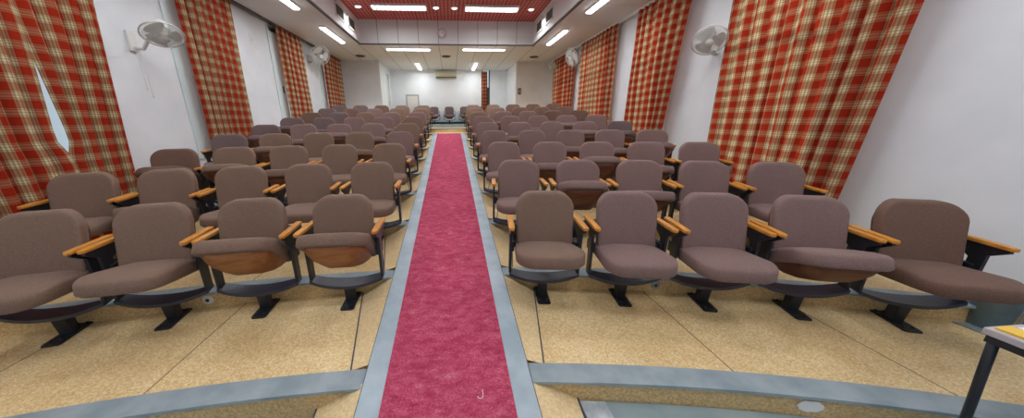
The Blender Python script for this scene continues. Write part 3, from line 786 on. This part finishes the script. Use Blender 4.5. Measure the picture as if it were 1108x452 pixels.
# ------------------------------------------------------------------ wall fans
def wall_fan(sg, y, z, hx, hy, hz, nrm, label, cords=False, r=.24):
    e = empty('wall_fan', (sg*WX, y, z))
    def l(p): return Vector(p) - Vector((sg*WX, y, z))
    C = l((hx, hy, hz)); nrm = Vector(nrm).normalized()
    b = MB(); b.box(*sorted((0, -sg*.035)), -.05,.05,-.13,.09, bev=.01); b.build('wall_bracket', M['plastic'], e)
    b = MB(); mid = C - nrm*.17
    b.tube([(-sg*.03,0,-.09), (-sg*.12,0,-.10), mid*.75+Vector((0,0,-.04)), mid], [.022,.02,.02,.026], 10); b.build('arm', M['plastic'], e)
    MM = Matrix.Translation(C) @ nrm.to_track_quat('Z', 'Y').to_matrix().to_4x4()
    b = MB(); b.lathe([(0,-.19),(.04,-.185),(.065,-.15),(.07,-.07),(.05,-.045),(0,-.045)], MM, 20); b.build('motor', M['plastic'], e)
    g = MB(); n = 24
    g.tube([MM @ Vector((r*math.cos(2*PI*k/n), r*math.sin(2*PI*k/n), 0)) for k in range(n)], .008, 6, closed=True)
    g.tube([MM @ Vector((r*.5*math.cos(2*PI*k/n), r*.5*math.sin(2*PI*k/n), .052)) for k in range(n)], .003, 4, closed=True)
    for k in range(60):
        a = 2*PI*k/60; ca_, sa_ = math.cos(a), math.sin(a)
        g.tube([MM @ Vector((q*r*ca_, q*r*sa_, zz)) for q, zz in ((.22,.062),(.6,.050),(.88,.028),(1,0),(.88,-.03),(.6,-.05),(.25,-.055))], .0019, 3)
    g.build('cage', M['wire'], e)
    b = MB(); b.lathe([(0,.070),(.045,.066),(.055,.058),(0,.056)], MM, 20); b.build('badge', M['plastic'], e)
    bl = MB()
    bl.lathe([(0,.035),(.035,.03),(.04,-.02),(0,-.02)], MM, 16)
    for k in range(3):
        a0 = 2*PI*k/3; rows = []
        for i in range(7):
            q = i/6; rr = .035+(r*.86-.035)*q; hwid = .45+.35*math.sin(PI*q*.8)
            rows.append([bl.b.verts.new(MM @ Vector((rr*math.cos(a0+t_*hwid), rr*math.sin(a0+t_*hwid), .018*t_))) for t_ in (-1,-.5,0,.5,1)])
        for A, B in zip(rows, rows[1:]):
            for j in range(4): f = bl.b.faces.new((A[j], A[j+1], B[j+1], B[j])); f.smooth = True
    bo = bl.build('blades', M['fanblade'], e)
    if cords:
        for dy, ln in ((-.02, .42), (.03, .50)):
            c = MB(); c.tube([(-sg*.05,dy,-.13), (-sg*.055,dy,-.13-ln)], .003, 5); c.lathe([(0,-.013),(.009,-.006),(.007,.012),(0,.014)], Matrix.Translation((-sg*.055,dy,-.13-ln)), 8)
            c.build('pull_cord', M['wire'], e)
    tag(e, label, 'fan', 'white wall fans')
M['fanblade'] = mat('grey_fan_blade', (.66,.67,.64), .4)
wall_fan(-1, 4.23, 2.30, -3.26, 4.15, 2.33, (.30,-.38,-.80), 'white caged fan high on the near left wall, two pull cords hanging', True, r=.19)
wall_fan(-1, 9.05, 2.98, -3.32, 8.9, 3.02, (.55,-.55,-.45), 'white caged fan on the far left wall between the last two curtains')
wall_fan(1, 4.32, 2.33, 3.38, 4.10, 2.32, (-.45,-.60,-.60), 'white caged fan on the near right wall between two curtains', r=.19)
wall_fan(1, 8.98, 2.98, 3.36, 8.85, 3.0, (-.85,-.25,-.35), 'white caged fan on the far right wall before the last curtain')
wall_fan(1, 10.9, 3.02, 3.42, 10.75, 3.08, (-.7,-.5,-.4), 'small distant white fan in the back right corner by the last curtain', r=.18)

# ------------------------------------------------------------------ table, papers, bin
TZ = .545
e = empty('side_table', (2.08, .85, -.15))
b = MB(); b.box(0, 1.1, -.62, 0, TZ+.15-.028, TZ+.15, bev=.004); b.build('table_top', mat('greyish_laminate', (.46,.42,.43), .4), e)
b = MB(); zz = TZ+.15-.029
b.box(.01,1.09,-.035,-.01,zz-.03,zz); b.box(.01,1.09,-.61,-.585,zz-.03,zz); b.box(.01,.035,-.585,-.035,zz-.03,zz); b.box(1.065,1.09,-.585,-.035,zz-.03,zz); b.build('frame', M['black'], e)
for (lx, ly, sx_, sy_) in ((.025,-.025,.17,.02), (1.075,-.025,.0,.02), (.025,-.595,.05,-.02), (1.075,-.595,.0,-.02)):
    b = MB(); b.tube([(lx,ly,zz-.01),(lx+sx_,ly+sy_,.0)], .0145, 10); b.build('leg', M['black'], e)
tag(e, 'low table with black tube legs, only its corner seen at the right edge', 'table')
b = MB(); b.prism([(2.10,.835),(2.17,.838),(2.20,.40),(2.12,.40)], 2, TZ+.0005, TZ+.008); o = b.build('folder', mat('yellow_card', (.75,.48,.06), .6)); tag(o, 'yellow folder lying along the edge of the table at right', 'folder')
b = MB(); b.prism([(2.19,.83),(2.42,.80),(2.40,.48),(2.215,.47)], 2, TZ+.0005, TZ+.004); o = b.build('paper_sheet', M['white']); tag(o, 'white paper sheets beside the yellow folder on the table', 'paper')
e = empty('waste_bin', (3.545, 1.45, -LIP)); b = MB()
b.lathe([(0,.0),(.075,0),(.080,.01),(.098,.23),(.105,.235),(.105,.245),(.092,.245),(.075,.014),(0,.012)], n=28); b.build('bucket', noisy('grey_blue_plastic', (.13,.18,.20), (.20,.26,.28), 8, .45), e)
b = MB(); b.tube([(.103*math.cos(PI*k/12), .103*math.sin(PI*k/12)*.25-.02, .225+.02*math.sin(PI*k/12)) for k in range(13)], .004, 6); b.build('handle', M['grey'], e)
tag(e, 'grey plastic waste bin on the floor by the right wall', 'bin')
